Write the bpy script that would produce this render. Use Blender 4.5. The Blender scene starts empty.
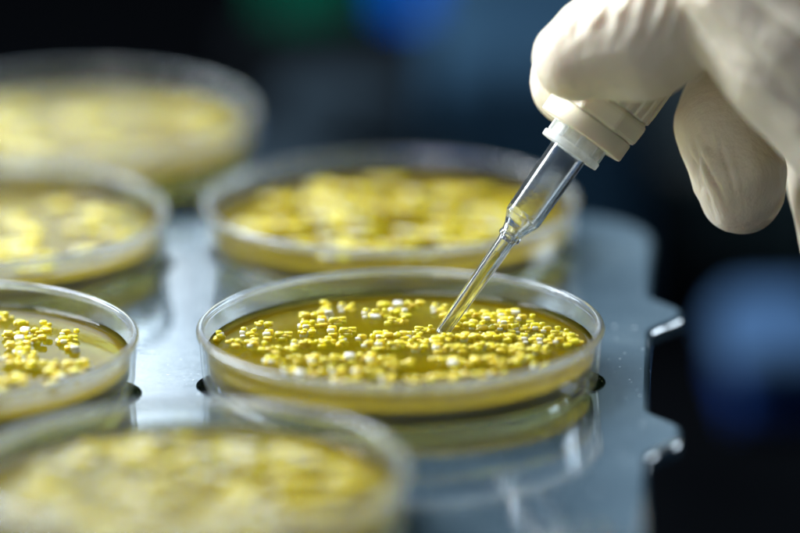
import bpy, bmesh, math, random
from mathutils import Vector, Matrix, noise
S = 0.001                                    # everything below is written in millimetres
sc = bpy.context.scene
C = sc.collection
R = math.radians
random.seed(7)

# ------------------------------------------------------------------ camera
CAM_D, PITCH, ROLL, FPX = 1191.0, R(16.216), R(-0.483), 5406.0 / 800.0     # focal length as a fraction of the frame width
fwd = Vector((0, math.cos(PITCH), -math.sin(PITCH)))
r0 = Vector((1, 0, 0)); u0 = r0.cross(fwd)
RT = r0 * math.cos(ROLL) + u0 * math.sin(ROLL)
UP = -r0 * math.sin(ROLL) + u0 * math.cos(ROLL)
EYE = Vector((0, 0, 27.3)) - fwd * CAM_D
cam = bpy.data.cameras.new('camera'); co = bpy.data.objects.new('camera', cam); C.objects.link(co)
m3 = Matrix((RT, UP, -fwd)).transposed()
co.matrix_world = Matrix.Translation(EYE * S) @ m3.to_4x4()
cam.sensor_width = 36; cam.lens = 36 * FPX
cam.clip_start = 0.05; cam.clip_end = 50
sc.camera = co
FOCUS = Vector((9, 11.1, 9))
cam.dof.use_dof = True
cam.dof.focus_distance = (FOCUS - EYE).dot(fwd) * S
cam.dof.aperture_fstop = 3.5

# ------------------------------------------------------------------ world, lamps, exposure
w = bpy.data.worlds.new('World'); sc.world = w; w.use_nodes = True
w.node_tree.nodes['Background'].inputs[0].default_value = (0.010, 0.022, 0.045, 1)
w.node_tree.nodes['Background'].inputs[1].default_value = 0.9

def area(name, loc, target, sx, sy, power, col):
    l = bpy.data.lights.new(name, 'AREA'); l.shape = 'RECTANGLE'
    l.size = sx * S; l.size_y = sy * S; l.energy = power; l.color = col
    o = bpy.data.objects.new(name, l); C.objects.link(o)
    o.location = Vector(loc) * S
    o.rotation_euler = (Vector(target) - Vector(loc)).to_track_quat('-Z', 'Y').to_euler()
    return o
area('window_light', (-560, 330, 600), (20, 0, 0), 380, 380, 13.0, (0.93, 0.97, 1.0))
area('ceiling_light', (-260, 200, 950), (0, 0, 0), 520, 420, 8.0, (0.95, 0.98, 1.0))
area('left_fill', (-950, 420, 190), (-20, 0, 0), 520, 260, 7.0, (0.86, 0.94, 1.0))  # added unseen softbox, whitens the dish walls from the left
area('right_fill', (800, 420, 210), (0, 0, 0), 360, 240, 2.2, (0.72, 0.87, 1.0))  # added unseen fill lamp, brightens the dish walls from the right
area('low_front_fill', (-380, -620, 100), (-80, 0, 4), 320, 150, 0.5, (1.0, 0.97, 0.92))  # added fill lamp, lifts the amber band on the dish fronts
area('reflection_panel', (150, 1500, 430), (20, 0, 0), 120, 420, 0.05, (0.50, 0.76, 1.0))  # added unseen panel, placed for its pale reflection on the agar's right
area('reflection_panel', (-235, 1500, 430), (-90, 0, 0), 250, 420, 1.0, (0.72, 0.87, 1.0))  # second added panel, gives the left tray and agar their sheen
sc.view_settings.view_transform = 'Standard'; sc.view_settings.look = 'None'
sc.view_settings.exposure = 0.48; sc.view_settings.gamma = 1
cy = sc.cycles
cy.use_denoising = True
cy.max_bounces = 24; cy.transmission_bounces = 20; cy.glossy_bounces = 8; cy.transparent_max_bounces = 24
cy.diffuse_bounces = 5; cy.volume_bounces = 2
cy.sample_clamp_indirect = 4.0; cy.blur_glossy = 0.6
cy.caustics_refractive = True; cy.caustics_reflective = True

# ------------------------------------------------------------------ pixel <-> place (photo pixels, 800 wide)
def ray(px, py): return fwd * (FPX * 800) + RT * (px - 400) + UP * (266.5 - py)
def on_z(px, py, z):
    d = ray(px, py); return EYE + d * ((z - EYE.z) / d.z)
def on_y(px, py, y):
    d = ray(px, py); return EYE + d * ((y - EYE.y) / d.y)
FD = (FOCUS - EYE).dot(fwd)
def on_f(px, py, near=0.0):                   # in the plane of focus, `near` mm closer to the lens
    return EYE + ray(px, py) * ((FD - near) / (FPX * 800))

# ------------------------------------------------------------------ materials
def nmat(name):
    m = bpy.data.materials.new(name); m.use_nodes = True
    nt = m.node_tree; return m, nt, nt.nodes, nt.links, nt.nodes['Principled BSDF']
def pr(b, **k):
    names = dict(col='Base Color', rough='Roughness', metal='Metallic', ior='IOR', trans='Transmission Weight',
                 coat='Coat Weight', coatr='Coat Roughness', sss='Subsurface Weight', sssr='Subsurface Radius',
                 ssss='Subsurface Scale', spec='Specular IOR Level', sheen='Sheen Weight', emit='Emission Color', es='Emission Strength')
    for a, v in k.items():
        if a in ('col', 'emit'): v = (*v, 1)
        b.inputs[names[a]].default_value = v
def noise_tex(n, l, scale, detail=4, rough=.55, stretch=(1, 1, 1), coord='Object'):
    tc = n.new('ShaderNodeTexCoord'); mp = n.new('ShaderNodeMapping'); t = n.new('ShaderNodeTexNoise')
    mp.inputs['Scale'].default_value = stretch
    l.new(tc.outputs[coord], mp.inputs[0]); l.new(mp.outputs[0], t.inputs[0])
    t.inputs['Scale'].default_value = scale; t.inputs['Detail'].default_value = detail; t.inputs['Roughness'].default_value = rough
    return t
def bump(n, l, b, tex, strength, dist):
    bp = n.new('ShaderNodeBump'); bp.inputs['Strength'].default_value = strength; bp.inputs['Distance'].default_value = dist
    l.new(tex.outputs[0], bp.inputs['Height']); l.new(bp.outputs[0], b.inputs['Normal']); return bp
def ramp(n, l, tex, stops):
    r = n.new('ShaderNodeValToRGB'); e = r.color_ramp.elements
    e[0].position, e[0].color = stops[0][0], (*stops[0][1], 1); e[1].position, e[1].color = stops[-1][0], (*stops[-1][1], 1)
    for p, c in stops[1:-1]:
        q = e.new(p); q.color = (*c, 1)
    l.new(tex.outputs[0], r.inputs[0]); return r
def plain(name, col, rough=.5, sc_=30, var=.25, **k):
    m, nt, n, l, b = nmat(name); pr(b, col=col, rough=rough, **k)
    t = noise_tex(n, l, sc_); c1 = tuple(x * (1 - var) for x in col); c2 = tuple(min(1, x * (1 + var)) for x in col)
    r = ramp(n, l, t, [(.3, c1), (.7, c2)]); l.new(r.outputs[0], b.inputs['Base Color'])
    return m

# clear polystyrene: refracting shell with a faint milky cast
def plastic(name, milk, col=(.93, .97, 1.0), rough=.03, ior=1.5, mcol=(.80, .88, .93)):
    m, nt, n, l, b = nmat(name); pr(b, col=col, rough=rough, trans=1.0, ior=ior)
    t = noise_tex(n, l, 900, 5); bump(n, l, b, t, .12, .0002)
    sm = noise_tex(n, l, 140, 5, .65)
    d = n.new('ShaderNodeBsdfDiffuse'); tr = n.new('ShaderNodeBsdfTranslucent')
    d.inputs[0].default_value = (*mcol, 1); tr.inputs[0].default_value = (*mcol, 1)
    a = n.new('ShaderNodeMixShader'); l.new(d.outputs[0], a.inputs[1]); l.new(tr.outputs[0], a.inputs[2]); a.inputs[0].default_value = .55
    mx = n.new('ShaderNodeMixShader'); mr = n.new('ShaderNodeMapRange')
    mr.inputs['From Min'].default_value = .3; mr.inputs['From Max'].default_value = .75
    mr.inputs['To Min'].default_value = milk * .6; mr.inputs['To Max'].default_value = milk * 1.5
    l.new(sm.outputs[0], mr.inputs[0]); l.new(mr.outputs[0], mx.inputs[0])
    l.new(b.outputs[0], mx.inputs[1]); l.new(a.outputs[0], mx.inputs[2])
    l.new(mx.outputs[0], n['Material Output'].inputs[0])
    return m
def thin(name, tint, ior, milk, rough, mcol=(.84, .91, .95)):
    m, nt, n, l, b = nmat(name)
    tp = n.new('ShaderNodeBsdfTransparent'); tp.inputs[0].default_value = (*tint, 1)
    g = n.new('ShaderNodeBsdfGlossy'); g.inputs['Roughness'].default_value = rough; g.inputs[0].default_value = (1, 1, 1, 1)
    lw = n.new('ShaderNodeLayerWeight'); lw.inputs[0].default_value = .5
    pw = n.new('ShaderNodeMath'); pw.operation = 'POWER'; pw.inputs[1].default_value = 4.6; l.new(lw.outputs['Facing'], pw.inputs[0])
    fr = n.new('ShaderNodeMath'); fr.operation = 'MULTIPLY_ADD'; fr.inputs[1].default_value = .85; fr.inputs[2].default_value = ((ior - 1) / (ior + 1)) ** 2
    l.new(pw.outputs[0], fr.inputs[0])
    t = noise_tex(n, l, 500, 5); bp = n.new('ShaderNodeBump'); bp.inputs['Strength'].default_value = .12; bp.inputs['Distance'].default_value = .0002
    l.new(t.outputs[0], bp.inputs['Height']); l.new(bp.outputs[0], g.inputs['Normal'])
    mx = n.new('ShaderNodeMixShader'); l.new(fr.outputs[0], mx.inputs[0]); l.new(tp.outputs[0], mx.inputs[1]); l.new(g.outputs[0], mx.inputs[2])
    out = mx
    if milk:
        d = n.new('ShaderNodeBsdfDiffuse'); tr = n.new('ShaderNodeBsdfTranslucent')
        d.inputs[0].default_value = (*mcol, 1); tr.inputs[0].default_value = (*mcol, 1)
        a = n.new('ShaderNodeMixShader'); l.new(d.outputs[0], a.inputs[1]); l.new(tr.outputs[0], a.inputs[2]); a.inputs[0].default_value = .5
        sm = noise_tex(n, l, 140, 5, .65); mr = n.new('ShaderNodeMapRange')
        mr.inputs['From Min'].default_value = .3; mr.inputs['From Max'].default_value = .75
        mr.inputs['To Min'].default_value = milk * .5; mr.inputs['To Max'].default_value = milk * 1.6
        l.new(sm.outputs[0], mr.inputs[0]); out = n.new('ShaderNodeMixShader')
        
        p3 = n.new('ShaderNodeMath'); p3.operation = 'POWER'; p3.inputs[1].default_value = 3.0; l.new(lw.outputs['Facing'], p3.inputs[0])
        ma = n.new('ShaderNodeMath'); ma.operation = 'MULTIPLY_ADD'; ma.inputs[1].default_value = 6.0; ma.inputs[2].default_value = 1.0; l.new(p3.outputs[0], ma.inputs[0])
        mm = n.new('ShaderNodeMath'); mm.operation = 'MULTIPLY'; mm.use_clamp = True; l.new(ma.outputs[0], mm.inputs[0]); l.new(mr.outputs[0], mm.inputs[1])
        l.new(mm.outputs[0], out.inputs[0]); l.new(mx.outputs[0], out.inputs[1]); l.new(a.outputs[0], out.inputs[2])
    l.new(out.outputs[0], n['Material Output'].inputs[0])
    n.remove(b)
    return m
M_DISH = thin('clear_polystyrene', (.97, .985, .99), 1.5, .013, .02)
M_RIM = plastic('rim_highlight_polystyrene', .11, mcol=(.86, .93, 1.0))  # milky white paints in the bright refracted highlight along the rim
M_TIP = plastic('clear_pipette_plastic', .02, col=(.97, .99, 1), rough=.0, ior=1.47)
M_FROST = plastic('frosted_polypropylene', .55, col=(.9, .95, .97), rough=.2, mcol=(.93, .95, .95))

def agar_mat():
    m = thin('yellow_agar', (.84, .86, .42), 1.38, 0, .03); n = m.node_tree.nodes; l = m.node_tree.links
    gl = n.new('ShaderNodeBsdfRefraction'); gl.inputs['Color'].default_value = (.96, .90, .55, 1); gl.inputs['IOR'].default_value = 1.34; gl.inputs['Roughness'].default_value = .02
    o = n['Material Output']; src = o.inputs[0].links[0].from_socket
    mx = n.new('ShaderNodeMixShader'); mx.inputs[0].default_value = .68; l.new(src, mx.inputs[1]); l.new(gl.outputs[0], mx.inputs[2]); l.new(mx.outputs[0], o.inputs[0])
    v = n.new('ShaderNodeVolumePrincipled')
    v.inputs['Color'].default_value = (1.0, .67, .003, 1); v.inputs['Density'].default_value = 88
    v.inputs['Absorption Color'].default_value = (.9, .6, .02, 1); v.inputs['Anisotropy'].default_value = .2
    l.new(v.outputs[0], n['Material Output'].inputs['Volume'])
    return m
M_AGAR = agar_mat()
# amber glow of light leaving the gel's side, put into its colour
M_SIDEGLOW = agar_mat(); M_SIDEGLOW.name = 'agar_side_glow'
n = M_SIDEGLOW.node_tree.nodes; l = M_SIDEGLOW.node_tree.links
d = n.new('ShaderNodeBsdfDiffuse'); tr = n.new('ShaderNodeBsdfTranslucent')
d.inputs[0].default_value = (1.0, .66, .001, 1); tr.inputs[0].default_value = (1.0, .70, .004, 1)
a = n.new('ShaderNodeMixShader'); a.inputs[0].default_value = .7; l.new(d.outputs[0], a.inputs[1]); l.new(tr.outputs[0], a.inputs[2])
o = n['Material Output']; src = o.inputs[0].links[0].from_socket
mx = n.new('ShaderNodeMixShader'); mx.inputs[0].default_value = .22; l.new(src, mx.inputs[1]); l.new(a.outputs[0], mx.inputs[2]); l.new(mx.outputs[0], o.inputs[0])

def colony_mat():
    m, nt, n, l, b = nmat('colony_yellow'); pr(b, rough=.12, sss=.3, ssss=.001, ior=1.5, coat=1, coatr=.03, trans=.22)
    b.inputs['Subsurface Radius'].default_value = (1, .8, .2)
    at = n.new('ShaderNodeAttribute'); at.attribute_name = 'tint'; l.new(at.outputs['Color'], b.inputs['Base Color'])
    t = noise_tex(n, l, 1800, 3); bump(n, l, b, t, .5, .0003)
    return m
M_COL = colony_mat()

def tray_mat():
    m, nt, n, l, b = nmat('blue_grey_tray_plastic'); pr(b, rough=.2, metal=0, ior=3.2)
    t = noise_tex(n, l, 22, 6, .6); r = ramp(n, l, t, [(.3, (.022, .042, .060)), (.5, (.038, .066, .090)), (.72, (.080, .120, .150))])
    sp = noise_tex(n, l, 700, 2, .5); sr = ramp(n, l, sp, [(.70, (0, 0, 0)), (.76, (1, 1, 1))])
    mx = n.new('ShaderNodeMix'); mx.data_type = 'RGBA'; l.new(sr.outputs[0], mx.inputs[0]); l.new(r.outputs[0], mx.inputs[6]); mx.inputs[7].default_value = (.7, .76, .8, 1)
    l.new(mx.outputs[2], b.inputs['Base Color'])
    rt = noise_tex(n, l, 60, 5, .6); rr = ramp(n, l, rt, [(.3, (.02,) * 3), (.7, (.075,) * 3)]); l.new(rr.outputs[0], b.inputs['Roughness'])
    sc_ = noise_tex(n, l, 38, 5, .62, (1, 3.5, 1)); bump(n, l, b, sc_, .11, .0010)
    return m
M_TRAY = tray_mat()

def glove_mat():
    m, nt, n, l, b = nmat('cream_latex'); pr(b, rough=.40, sss=.3, ssss=.006, ior=1.45)
    b.inputs['Subsurface Radius'].default_value = (1, .50, .22)
    t = noise_tex(n, l, 45, 4); r = ramp(n, l, t, [(.3, (.79, .71, .56)), (.7, (.86, .79, .65))]); l.new(r.outputs[0], b.inputs['Base Color'])
    f = noise_tex(n, l, 190, 6, .62, (1, 1.8, .6)); bump(n, l, b, f, .6, .0013)
    return m
M_GLOVE = glove_mat()
M_CAP = plain('cream_cap_plastic', (.80, .75, .60), .38, 60, .05, sss=.3, ssss=.003)
M_LIQ = plain('yellow_culture_liquid', (.92, .78, .14), .05, 40, .05, trans=.85, ior=1.34)
M_BLACK = plain('matt_black_laminate', (.0012, .0015, .002), 1, 20, spec=0)
M_STAND = plain('black_stand_plastic', (.003, .004, .005), .9, 20, spec=0)

# ------------------------------------------------------------------ mesh helpers
def link(name, bm, mat, parent=None, smooth=True):
    me = bpy.data.meshes.new(name); bm.to_mesh(me); bm.free()
    if smooth:
        for p in me.polygons: p.use_smooth = True
    me.materials.append(mat)
    o = bpy.data.objects.new(name, me); C.objects.link(o)
    if parent: o.parent = parent
    return o
def tag(o, label=None, cat=None, group=None, kind=None):
    if label: o['label'] = label
    if cat: o['category'] = cat
    if group: o['group'] = group
    if kind: o['kind'] = kind
    return o
def empty(name, loc=(0, 0, 0)):
    o = bpy.data.objects.new(name, None); C.objects.link(o); o.location = Vector(loc) * S
    o.empty_display_size = .01; return o
def lathe(profile, seg=160, wob=None, close=True):
    """closed (r,z) profile in mm revolved about z"""
    bm = bmesh.new(); rings = []
    for (r, z) in profile:
        if r < 1e-6: rings.append([bm.verts.new((0, 0, z * S))]); continue
        rings.append([bm.verts.new((r * S * math.cos(2 * math.pi * i / seg), r * S * math.sin(2 * math.pi * i / seg), z * S)) for i in range(seg)])
    n = len(rings)
    for k in range(n if close else n - 1):
        a, b = rings[k], rings[(k + 1) % n]
        for i in range(seg):
            j = (i + 1) % seg
            if len(a) == 1 and len(b) == 1: break
            if len(a) == 1: bm.faces.new((a[0], b[j], b[i]))
            elif len(b) == 1: bm.faces.new((a[i], a[j], b[0]))
            else: bm.faces.new((a[i], a[j], b[j], b[i]))
    bmesh.ops.recalc_face_normals(bm, faces=bm.faces)
    return bm
def arc(cx, cz, r, a0, a1, n=6):
    return [(cx + r * math.cos(R(a0 + (a1 - a0) * i / n)), cz + r * math.sin(R(a0 + (a1 - a0) * i / n))) for i in range(n + 1)]
def extrude_outline(pts, z0, z1, bev=.8, seg=3):
    bm = bmesh.new(); vs = [bm.verts.new((x * S, y * S, z0 * S)) for x, y in pts]
    f = bm.faces.new(vs)
    g = bmesh.ops.extrude_face_region(bm, geom=[f])
    bmesh.ops.translate(bm, verts=[v for v in g['geom'] if isinstance(v, bmesh.types.BMVert)], vec=(0, 0, (z1 - z0) * S))
    bmesh.ops.recalc_face_normals(bm, faces=bm.faces)
    ed = [e for e in bm.edges if len(e.link_faces) == 2 and e.calc_face_angle(0) > .9 and abs(e.verts[0].co.z - e.verts[1].co.z) < 1e-7]
    if bev: bmesh.ops.bevel(bm, geom=ed, offset=bev * S, segments=seg, profile=.5, affect='EDGES')
    return bm
def rbox(cx, cy, z0, sx, sy, sz, bev, seg=4):
    bm = bmesh.new(); bmesh.ops.create_cube(bm, size=1)
    for v in bm.verts: v.co = Vector(((cx + v.co.x * sx) * S, (cy + v.co.y * sy) * S, (z0 + (v.co.z + .5) * sz) * S))
    bmesh.ops.bevel(bm, geom=bm.edges[:], offset=bev * S, segments=seg, profile=.5, affect='EDGES')
    return bm

# ------------------------------------------------------------------ the setting
LOW = -120.0
bm = bmesh.new()
for p in ((-3000, -1500), (3000, -1500), (3000, 3500), (-3000, 3500)): bm.verts.new((p[0] * S, p[1] * S, LOW * S))
bm.faces.new(bm.verts); tag(link('bench_top', bm, M_BLACK, smooth=False), kind='structure')
bm = bmesh.new()
for p in ((-3000, -400), (3000, -400), (3000, 2500), (-3000, 2500)): bm.verts.new((p[0] * S, 2600 * S, p[1] * S))
bm.faces.new(bm.verts); tag(link('back_wall', bm, M_BLACK, smooth=False), kind='structure')

# ------------------------------------------------------------------ tray with finger tabs and finger holes
def tray_edge(y): return 55.3 + .055 * y
TABS = [(53.5, 9.5), (-36, 11.5), (-130, 11.5)]
pts = []
y = -190.0
tabs = sorted(TABS)
def sm(t): t = max(0, min(1, t)); return t * t * (3 - 2 * t)
while y <= 140:
    x = tray_edge(y) - 26 * (1 - math.sqrt(max(0, 1 - (max(0, y - 114) / 26) ** 2)))
    prot = 0
    for c, hw in tabs:
        d = abs(y - c)
        if d < hw + 6:
            prot = max(prot, 1 - sm((d - hw + 8) / 14) if d > hw - 8 else 1)
    pts.append((x + 7.2 * prot, y)); y += 1.0
left = [(-300, 140), (-300, -190)]
bm = extrude_outline(pts + left, -4.5, 0, 1.5, 5)
tray = link('dish_tray', bm, M_TRAY)
tag(tray, 'blue grey glossy plastic tray with finger tabs along its edge, under all the dishes', 'tray')
DISHES = [  # x, y of the base centre
    (0, 0), (-102.5, -6), (-2.1, 104), (-43.5, -97.5), (-100.1, 95.7), (-81.6, 189.8)]
holes = []
for i in (0, 1, 2, 4):
    x, y = DISHES[i]; holes += [(x - 33.2, y + 1), (x + 33.2, y + 1)]
bmc = bmesh.new()
for hx, hy in holes:
    ret = bmesh.ops.create_cone(bmc, cap_ends=True, segments=64, radius1=12.2 * S, radius2=12.2 * S, depth=30 * S, matrix=Matrix.Translation((hx * S, hy * S, -5 * S)))
cut = link('hole_cutter', bmc, M_TRAY)
md = tray.modifiers.new('holes', 'BOOLEAN'); md.operation = 'DIFFERENCE'; md.object = cut; md.solver = 'EXACT'
bv = tray.modifiers.new('lip', 'BEVEL'); bv.width = .7 * S; bv.segments = 3; bv.limit_method = 'ANGLE'; bv.angle_limit = R(50)
dg = bpy.context.evaluated_depsgraph_get(); dg.update()
me = bpy.data.meshes.new_from_object(tray.evaluated_get(dg))
tray.modifiers.clear(); tray.data = me
bpy.data.objects.remove(cut, do_unlink=True)
for p in me.polygons: p.use_smooth = False
st = link('tray_stand', rbox(-130, -30, LOW + .004, 320, 300, -LOW - 4.7, 2), M_STAND, smooth=False)
tag(st, 'black block carrying the blue grey tray from below', 'stand')

o2 = [(-300, 163)] + [(-52 + 14 * math.sin(t * math.pi / 16), 177 - 14 * math.cos(t * math.pi / 16)) for t in range(9)] + [(-38 - 0, 236 + 0)] + [(-52 + 14 * math.cos(t * math.pi / 16), 236 + 14 * math.sin(t * math.pi / 16)) for t in range(1, 9)] + [(-300, 250)]
t2 = link('dish_tray', extrude_outline(o2, -4.5, 0, 1.1, 4), M_TRAY, smooth=False)
tag(t2, 'grey tray behind the big one, under only the most distant blurred dish', 'tray')
st2 = link('tray_stand', rbox(-175, 205, LOW + .004, 230, 66, -LOW - 4.7, 2), M_STAND, smooth=False)
tag(st2, 'black block carrying the small rear tray from below', 'stand')

# ------------------------------------------------------------------ petri dishes
RB, RTOP, H, TW = 43.6, 45.0, 14.0, 1.25
def dish_mesh():
    def ro(z): return RB + (RTOP - .35 - RB) * (z / H)
    p = []
    p += [(0, 2.1), (RB - 4.2, 2.1), (RB - 4.0, .6), (RB - 3.6, 0), (RB - 2.4, 0), (RB - 2.1, .5), (RB - 1.6, 1.2)]   # floor underside and stacking ring
    p += [(RB - .4, 1.5), (RB, 2.0)]
    p += [(ro(z), z) for z in (3.5, 5, 7, 9, 11, 12.2)]
    p += arc(RTOP - .7, H - .75, .75, -70, 90, 6)                     # rolled rim
    p += arc(RTOP - 1.0, H - .45, .45, 90, 180, 4)
    p += [(ro(z) - TW, z) for z in (12.6, 11, 9, 7, 5.2, 4.4)]
    p += [(RB - TW - .12, 3.7), (RB - TW - .6, 3.25), (0, 3.2)]
    return lathe(p, 192, close=False)
AG_T = 8.3
def agar_mesh():
    def ri(z): return RB + (RTOP - .35 - RB) * (z / H) - TW - .12
    p = [(0, 3.33), (RB - TW - .85, 3.42), (RB - TW - .45, 3.6), (RB - TW - .25, 4.0), (ri(4.6), 4.6), (ri(6), 6), (ri(7.4), 7.4), (ri(9.0), 9.15), (ri(9) - .15, 9.1), (ri(9) - .5, 8.75), (ri(9) - 1.2, 8.42), (ri(9) - 2.4, AG_T), (ri(9) - 6, AG_T), (0, AG_T)]
    return lathe(p, 160, close=False)
DM = dish_mesh(); d_me = bpy.data.meshes.new('dish_shell'); DM.to_mesh(d_me); DM.free()
AM = agar_mesh(); a_me = bpy.data.meshes.new('agar'); AM.to_mesh(a_me); AM.free()
for me_, mt in ((d_me, M_DISH), (a_me, M_AGAR)):
    for p in me_.polygons: p.use_smooth = True
    me_.materials.append(mt)
d_me.materials.append(M_RIM); a_me.materials.append(M_SIDEGLOW)
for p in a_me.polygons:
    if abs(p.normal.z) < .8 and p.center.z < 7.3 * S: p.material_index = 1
for p in d_me.polygons:
    if p.center.z > 12.1 * S: p.material_index = 1

# a colony is a little heap of glossy rounded grains
def grain(bm, cx, cy, cz, a, b, c, tint, rz, lay, e=.55):
    nu, nv = 12, 8; rows = []
    def sp(v, k): return math.copysign(abs(v) ** k, v)
    for i in range(nv + 1):
        v = -math.pi / 2 + math.pi * i / nv; row = []
        for j in range(nu):
            u = 2 * math.pi * j / nu
            x = a * sp(math.cos(v), e) * sp(math.cos(u), e); y_ = b * sp(math.cos(v), e) * sp(math.sin(u), e); z = c * sp(math.sin(v), e)
            row.append(bm.verts.new(((cx + x * math.cos(rz) - y_ * math.sin(rz)) * S, (cy + x * math.sin(rz) + y_ * math.cos(rz)) * S, (cz + z) * S)))
        rows.append(row)
    for i in range(nv):
        for j in range(nu):
            k = (j + 1) % nu
            try: f = bm.faces.new((rows[i][j], rows[i][k], rows[i + 1][k], rows[i + 1][j]))
            except ValueError: continue
            for lp in f.loops: lp[lay] = (*tint, 1)
def colony_mesh(n, rnd, tall=0.0, big=1.0, white=0.0):
    bm = bmesh.new(); lay = bm.loops.layers.float_color.new('tint')
    xs = [(i - (n - 1) / 2) * 1.75 * big + rnd.uniform(-.2, .2) for i in range(n)]
    for i, x in enumerate(xs):
        for k in range(rnd.choice((3, 4, 5))):
            s = rnd.uniform(.42, .82) * big
            pale = rnd.random() < (.15 if i == 0 else .05) + white
            t = (.88, .88, .74) if pale else (rnd.uniform(.92, 1.0), rnd.uniform(.70, .86), rnd.uniform(.01, .05))
            grain(bm, x + rnd.uniform(-.75, .75) * big, rnd.uniform(-1.2, 1.2) * big, .6 * s + rnd.choice((0, 0, .5, .8)) * big, 1.18 * s, .9 * s, .66 * s, t, rnd.uniform(-.22, .22), lay, rnd.uniform(.32, .62))
        if rnd.random() < .6 + tall:
            s = rnd.uniform(.4, .62) * big; pale = rnd.random() < .15
            grain(bm, x + rnd.uniform(-.6, .6), rnd.uniform(-.6, .6), 1.35 * big, s, s * .9, s * .75, (.85, .86, .78) if pale else (.96, .84, .03), rnd.uniform(-.4, .4), lay)
    me_ = bpy.data.meshes.new('colony'); bm.to_mesh(me_); bm.free()
    for p in me_.polygons: p.use_smooth = True
    me_.materials.append(M_COL); return me_
rnd = random.Random(3)
COLM = {n: [colony_mesh(n, rnd, 0, 1.18) for _ in range(5)] for n in (1, 2, 3, 4)}
BIGM = [colony_mesh(n, rnd, .2, 1.3, .05) for n in (2, 3, 3, 4, 4)]
PALEM = [colony_mesh(n, rnd, .2, 1.3, .35) for n in (2, 3, 3, 4)]

def make_dish(i, label):
    x, y_ = DISHES[i]
    root = empty('petri_dish', (x, y_, .02)); root.rotation_euler.z = R(rnd.uniform(-180, 180)) if i else 0
    tag(root, label, 'petri dish', 'open petri dishes of yellow agar on the tray')
    sh = bpy.data.objects.new('dish_shell', d_me); C.objects.link(sh); sh.parent = root
    ag = bpy.data.objects.new('agar', a_me); C.objects.link(ag); ag.parent = root
    return root, ag
def colony(ag, me_, x, y_, rz, flat=1.0):
    c = bpy.data.objects.new('colony', me_); C.objects.link(c); c.parent = ag
    c.location = Vector((x, y_, AG_T - .12)) * S; c.rotation_euler.z = rz; c.scale.z = flat
LABELS = ['clear petri dish in sharp focus whose yellow colonies the pipette tip touches',
          'clear petri dish cut off by the left frame edge beside the sharply focused dish',
          'blurred petri dish directly behind the dish the pipette touches',
          'strongly blurred petri dish nearest the viewer in the bottom left corner',
          'blurred petri dish at the left edge in the second row, behind the half-sharp one',
          'most distant and most blurred petri dish, in the upper left corner']
MAIN = [(327,307,1),(326,313,1),(347,308,2),(385,306,1),(409,307,3),(440,309,2),(313,317,3),(308,326,2),(331,323,3),(371,314,2),(390,314,4),
 (397,322,2),(341,333,3),(308,335,2),(264,327,2),(249,333,2),(277,337,3),(220,337,1),(241,344,3),(258,347,2),(281,351,3),(300,345,2),(315,345,3),
 (343,343,1),(331,343,1),(366,340,2),(381,336,2),(396,337,3),(372,347,2),(389,347,3),(404,345,2),(415,337,2),(424,331,2),(430,345,2),(420,350,2),
 (455,318,3),(473,316,3),(490,318,2),(504,315,2),(514,313,1),(460,326,3),(478,325,2),(507,322,2),(526,320,2),(490,330,3),(507,330,2),(522,329,2),
 (538,328,2),(551,332,2),(452,338,3),(468,340,2),(483,338,3),(500,339,3),(516,339,2),(531,339,2),(546,340,2),(560,335,2),(571,337,1),(576,343,1),
 (563,343,2),(438,341,2),(446,350,3),(466,350,3),(486,348,2),(506,349,3),(524,352,3),(541,350,2),(302,360,3),(322,363,3),(340,359,2),
 (361,359,3),(380,362,3),(398,366,3),(338,371,2),(366,374,3),(388,378,2),(445,362,3),(464,366,3),(484,361,3),(505,364,3),(526,361,2),(290,370,2),
 (311,376,3),(420,381,3),(446,379,3),(474,377,3),(498,376,2),(345,384,3),(379,389,3),(447,389,3),(412,391,2),(540,368,2),(273,361,2)]
root, ag = make_dish(0, LABELS[0])
for px, py, n in MAIN[:99]:
    p = on_z(px, py, AG_T + .6)
    rr = math.hypot(p.x, p.y)
    if rr > 41: p = p * (41 / rr)
    colony(ag, rnd.choice(COLM[n]), p.x, p.y, rnd.uniform(-.15, .15))
def scatter(i, n, meshes, rmax, hole=None):
    root, ag = make_dish(i, LABELS[i]); q = []
    tries = 0; r2 = random.Random(20 + i)
    while len(q) < n and tries < 9000:
        tries += 1; a = r2.uniform(0, 6.283); r = rmax * math.sqrt(r2.random()); x, y_ = r * math.cos(a), r * math.sin(a)
        if all((x - u) ** 2 / 22 + (y_ - v) ** 2 / 13 > 1 for u, v in q) and noise.noise(Vector((x * .07, y_ * .07, i * 7.3))) > -.22: q.append((x, y_))
    root.rotation_euler.z = 0
    for x, y_ in q: colony(ag, r2.choice(meshes), x, y_, r2.uniform(-.2, .2), 1 if i == 1 else .5)
scatter(1, 90, COLM[2] + COLM[3] + COLM[1], 34)
scatter(2, 54, BIGM, 35)
scatter(3, 64, PALEM, 37)
scatter(4, 40, BIGM, 35)
scatter(5, 26, BIGM, 36)

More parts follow.
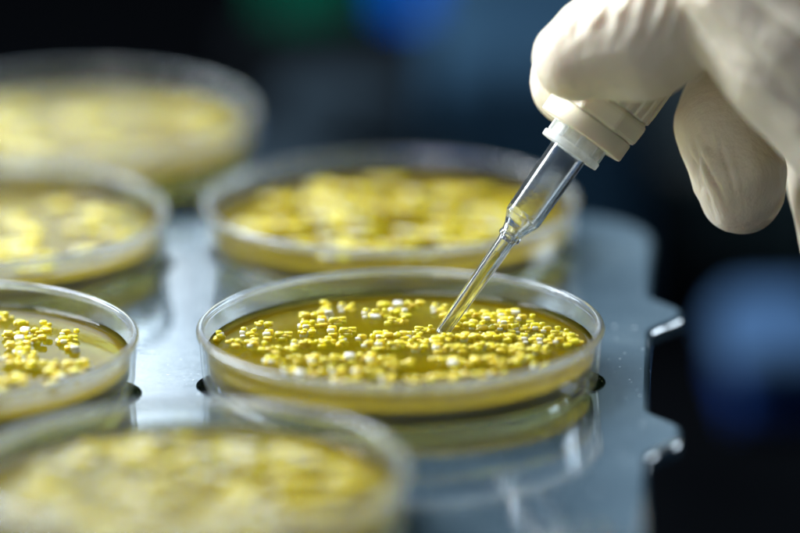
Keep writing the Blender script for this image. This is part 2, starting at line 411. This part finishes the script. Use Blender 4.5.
# ------------------------------------------------------------------ pipette
TIP = on_f(440.5, 334.5); TOPP = on_f(629, 66)
axis = (TOPP - TIP).normalized()
PX = FD / (FPX * 800)                        # mm per photo pixel in the plane of focus
pip = empty('pipette', TIP); pip.rotation_mode = 'QUATERNION'; pip.rotation_quaternion = axis.to_track_quat('Z', 'Y')
tag(pip, 'clear glass tipped pipette with frosted collar and cream barrel held by the gloved hand', 'pipette')
def k(v): return v * PX
def crisp(p, e=.25):                          # extra rings near each bend keep the smooth shading tight
    q = []
    for i, a in enumerate(p):
        for b in (p[i - 1], None, p[(i + 1) % len(p)]):
            if b is None: q.append(a); continue
            L = math.hypot(b[0] - a[0], b[1] - a[1])
            if L > 4 * e: q.append((a[0] + (b[0] - a[0]) * e / L, a[1] + (b[1] - a[1]) * e / L))
    return q
# glass: outer then inner wall (t along the axis in photo pixels, radius in photo pixels)
outer = [(5.0, 0), (6.2, 1.2), (6.8, 4), (7.6, 40), (8.6, 90), (9.0, 114), (9.8, 117), (11.6, 118), (12.0, 120), (11.6, 122), (11.0, 124), (12.2, 129), (14.6, 134), (17, 138.5), (18.4, 141.5), (19.0, 145), (19.6, 200), (20.4, 232)]
inner = [(17.6, 232), (17.0, 200), (16.4, 148), (15.4, 143), (11.5, 136), (8.4, 128), (6.4, 120), (5.4, 90), (4.4, 40), (3.8, 4), (3.8, 1.2), (4.4, 0)]
link('glass_tip', lathe([(k(a), k(b)) for a, b in crisp(outer + inner)], 96), M_TIP, pip)
link('liquid', lathe([(0, k(3)), (k(2.8), k(3.2)), (k(3.2), k(40)), (k(3.4), k(80)), (k(3.4), k(100)), (0, k(101))], 64, close=False), M_LIQ, pip)
col = [(21.2, 223), (32, 223), (32.6, 224), (32.8, 229), (32.2, 230), (29.5, 231), (29, 243), (18, 243), (18, 233), (21.2, 232)]
link('collar', lathe([(k(a), k(b)) for a, b in crisp(col)], 96), M_FROST, pip)
bm = lathe([(k(a), k(b)) for a, b in [(0, 234), (21.0, 234), (22.5, 236), (23.5, 243.5), (46, 243.5), (47.5, 245), (47.5, 262), (46.5, 263.2), (0, 263.2)]], 96, close=False)
bmesh.ops.bevel(bm, geom=[e for e in bm.edges if e.calc_face_angle(0) > .6], offset=.12 * S, segments=3, affect='EDGES')
link('stepped_cap', bm, M_CAP, pip)
for q in range(9):
    a = q * math.pi * 2 / 9; o_ = rbox(0, 0, 0, k(3), k(5), k(12.4), .25, 2); bmesh.ops.translate(o_, verts=o_.verts, vec=(k(30.2) * S, 0, k(230.6) * S)); bmesh.ops.rotate(o_, verts=o_.verts, cent=(0, 0, 0), matrix=Matrix.Rotation(a, 3, 'Z')); link('collar_rib', o_, M_FROST, pip, smooth=False)
bm = lathe([(k(a), k(b)) for a, b in [(0, 263.6), (50, 263.6), (52, 266), (53, 283), (51.5, 286.5), (46, 290), (0, 290)]], 8, close=False)
bmesh.ops.bevel(bm, geom=[e for e in bm.edges if e.calc_face_angle(0) > .3], offset=.25 * S, segments=2, affect='EDGES')
link('grip_ring', bm, M_CAP, pip, smooth=False)
# ribbed barrel
bm = bmesh.new(); rings = []
NB = 240
for (t, r) in [(288, 47), (290, 50), (300, 51), (420, 52), (560, 48), (640, 40), (640, 1)]:
    ring = []
    for i in range(NB):
        a = 2 * math.pi * i / NB; rr = r - (1.6 if (i // 5) % 2 else 0) * (1 if r > 40 else 0)
        ring.append(bm.verts.new((k(rr) * math.cos(a) * S, k(rr) * math.sin(a) * S, k(t) * S)))
    rings.append(ring)
for a, b in zip(rings, rings[1:]):
    for i in range(NB): bm.faces.new((a[i], a[(i + 1) % NB], b[(i + 1) % NB], b[i]))
bmesh.ops.recalc_face_normals(bm, faces=bm.faces)
link('ribbed_barrel', bm, M_CAP, pip, smooth=False)

# ------------------------------------------------------------------ gloved hand
def capsule(bm, p0, r0_, p1, r1_, seg=20):
    d = p1 - p0; L = d.length; n = max(2, int(L / 2.2))
    for i in range(n + 1):
        t = i / n; c = p0.lerp(p1, t); r = r0_ + (r1_ - r0_) * t
        bmesh.ops.create_icosphere(bm, subdivisions=3, radius=r * S, matrix=Matrix.Translation(c * S))
bm = bmesh.new()
def chain(*nodes):                            # (px, py, near, radius px)
    pts_ = [(on_f(a, b, c), d * PX) for a, b, c, d in nodes]
    for (p, r), (q, s) in zip(pts_, pts_[1:]): capsule(bm, p, r, q, s)
chain((577, 58, 19, 44), (600, 46, 19, 54), (640, 36, 20, 66), (675, 8, 22, 66), (720, -50, 20, 66), (790, -110, 8, 78), (880, -90, 0, 100))      # thumb
chain((577, 82, -13, 48), (602, 66, -14, 50), (660, -6, -22, 46), (730, -110, -28, 52), (820, -190, -20, 58), (900, -100, -8, 90))                # index behind the barrel
chain((754, -14, 30, 84), (800, 42, 31, 91), (868, 112, 30, 92), (960, 150, 20, 96), (980, 20, 0, 120))                                             # heel of the thumb, nearest the lens
chain((742, 190, -6, 45), (738, 172, -5, 51), (721, 128, -7, 49), (742, 70, -20, 50), (830, -30, -36, 56), (920, -60, -24, 80))                   # middle finger
chain((838, 240, -12, 40), (836, 216, -12, 44), (830, 160, -24, 48), (880, 40, -38, 56), (950, -20, -24, 80))                                     # ring finger
chain((920, 280, -20, 36), (915, 230, -22, 40), (920, 150, -36, 44), (970, 50, -30, 60), (990, 0, -14, 90))                                       # little finger
chain((880, -60, -4, 110), (980, 0, 0, 120), (1100, -60, -4, 105), (1300, -180, -10, 120))                                                         # palm and wrist
hand = link('gloved_hand', bm, M_GLOVE)
rm = hand.modifiers.new('r', 'REMESH'); rm.mode = 'VOXEL'; rm.voxel_size = .00052; rm.use_smooth_shade = True
sm_ = hand.modifiers.new('s', 'SMOOTH'); sm_.factor = .6; sm_.iterations = 14
dg = bpy.context.evaluated_depsgraph_get(); dg.update()
me = bpy.data.meshes.new_from_object(hand.evaluated_get(dg)); hand.modifiers.clear(); hand.data = me
# folds of the loose latex
def to_px(P):
    d = P - EYE; z = d.dot(fwd); return 400 + FPX * 800 * d.dot(RT) / z, 266.5 - FPX * 800 * d.dot(UP) / z, FD - z
def fold(u, s, sharp=2.0):                    # ridged stretched noise
    n_ = 1 - abs(noise.noise(Vector((u, s, 3.1)))) * 2
    return max(0, n_) ** sharp
nor = [v.normal.copy() for v in me.vertices]
for v, nn in zip(me.vertices, nor):
    P = v.co / S; x, y_, dn = to_px(P)
    if x > 1000: continue
    d = 0.0
    # heel: long diagonal folds running down to the right
    wB = sm((dn - 28) / 14) * sm((x - 665) / 30)
    if wB > 0:
        u = (x * .80 + y_ * .60); s = (-x * .60 + y_ * .80)
        d += wB * (1.15 * fold(s * .026 + noise.noise(Vector((u * .004, s * .006, 0))) * .5, u * .0028, 1.5) + .35 * fold(s * .06, u * .006)) - wB * .7
    # thumb: short folds near its top running up
    wA = sm((50 - y_) / 40) * sm((dn - 10) / 10) * (1 - wB)
    if wA > 0:
        u = x * .93 + y_ * .36; s = -x * .36 + y_ * .93
        d += wA * (1.1 * fold(u * .055, s * .012, 1.6) - .3)
    # middle finger: pinched creases at the bend
    if x > 668 and y_ > 95 and dn < 26:
        wC = math.exp(-((y_ - 172) / 26) ** 2) * math.exp(-((x - 705) / 26) ** 2)
        u = x * .95 - y_ * .30; s = x * .30 + y_ * .95
        d += wC * (-1.3 * fold(u * .075 + 2, s * .02, 2.5) + .3)
        d += .35 * noise.noise(Vector((x * .03, y_ * .018, 5)))
    d += .30 * noise.noise(Vector((x * .025, y_ * .025, dn * .08)))
    v.co += nn * d * 1.15 * S
for p in me.polygons: p.use_smooth = True
tag(hand, 'hand in a loose cream latex glove, holding the pipette from the upper right', 'gloved hand')

# ------------------------------------------------------------------ far, blurred things on the low bench behind
def standing(name, px0, px1, py_top, y_, depth, bev, mat, label, cat, lift=0):
    a, b = on_y(px0, py_top, y_), on_y(px1, py_top, y_)
    o = link(name, rbox((a.x + b.x) / 2, y_ + depth / 2, LOW + .01 + lift, b.x - a.x, depth, a.z - LOW - lift, bev), mat, smooth=False)
    return tag(o, label, cat)
standing('instrument_case', 432, 640, 66, 420, 200, 8, plain('slate_paint', (.009, .027, .050), .8, spec=.05), 'slate blue box far behind the pipette collar', 'case')
standing('teal_case', 648, 830, 150, 480, 160, 8, plain('dark_teal_paint', (.004, .014, .018), .5), 'dark teal box far behind the curled gloved finger', 'case')
def bottle(px, py_top, y_, rad, matb, matc, label):
    p = on_y(px, py_top, y_); h = p.z - LOW
    root = empty('bottle', (p.x, y_, LOW + .01)); tag(root, label, 'bottle')
    link('bottle_body', lathe([(0, 0), (rad * .94, 0), (rad, 3), (rad, h * .62), (rad * .93, h * .70), (rad * .5, h * .80), (rad * .42, h * .83), (rad * .42, h * .86), (0, h * .86)], 64, close=False), matb, root)
    link('cap', lathe([(0, h * .862), (rad * .50, h * .862), (rad * .52, h * .87), (rad * .52, h * .985), (rad * .48, h), (0, h)], 64, close=False), matc, root)
BL = plain('bright_blue_plastic', (.001, .062, .36), .9, spec=0)
DB = plain('deep_blue_plastic', (.002, .014, .075), .8, spec=.05)
PB = plain('pale_blue_plastic', (.026, .060, .125), .8, spec=.05)
GR = plain('green_plastic', (.0004, .046, .026), .9, spec=0)
GY = plain('grey_blue_plastic', (.012, .019, .026), .8, spec=0)
standing('black_case', 236, 520, 52, 510, 60, 8, M_STAND, 'black box far behind, beneath the green and bright blue bottles', 'case')
bottle(488, -260, 610, 33, BL, BL, 'bright blue bottle far behind, at the top of the picture left of the hand')
bottle(346, -280, 640, 27, GR, GR, 'dark green bottle far behind, at the top of the picture')
bottle(345, 88, 420, 40, GY, GY, 'grey bottle behind the middle dish, left of the slate blue box')
a, b = on_y(724, 342, 330), on_y(850, 342, 330); hz = a.z - LOW
bx = empty('reagent_box', ((a.x + b.x) / 2, 330, LOW + .01)); tag(bx, 'blue box with a paler upper half far behind, low at the right edge', 'box')
link('body', rbox(0, 30, 0, b.x - a.x - 4, 56, hz * .38, 5), DB, bx, smooth=False)
link('lid', rbox(0, 30, hz * .38 + .2, b.x - a.x, 60, hz * .62, 10), PB, bx, smooth=False)
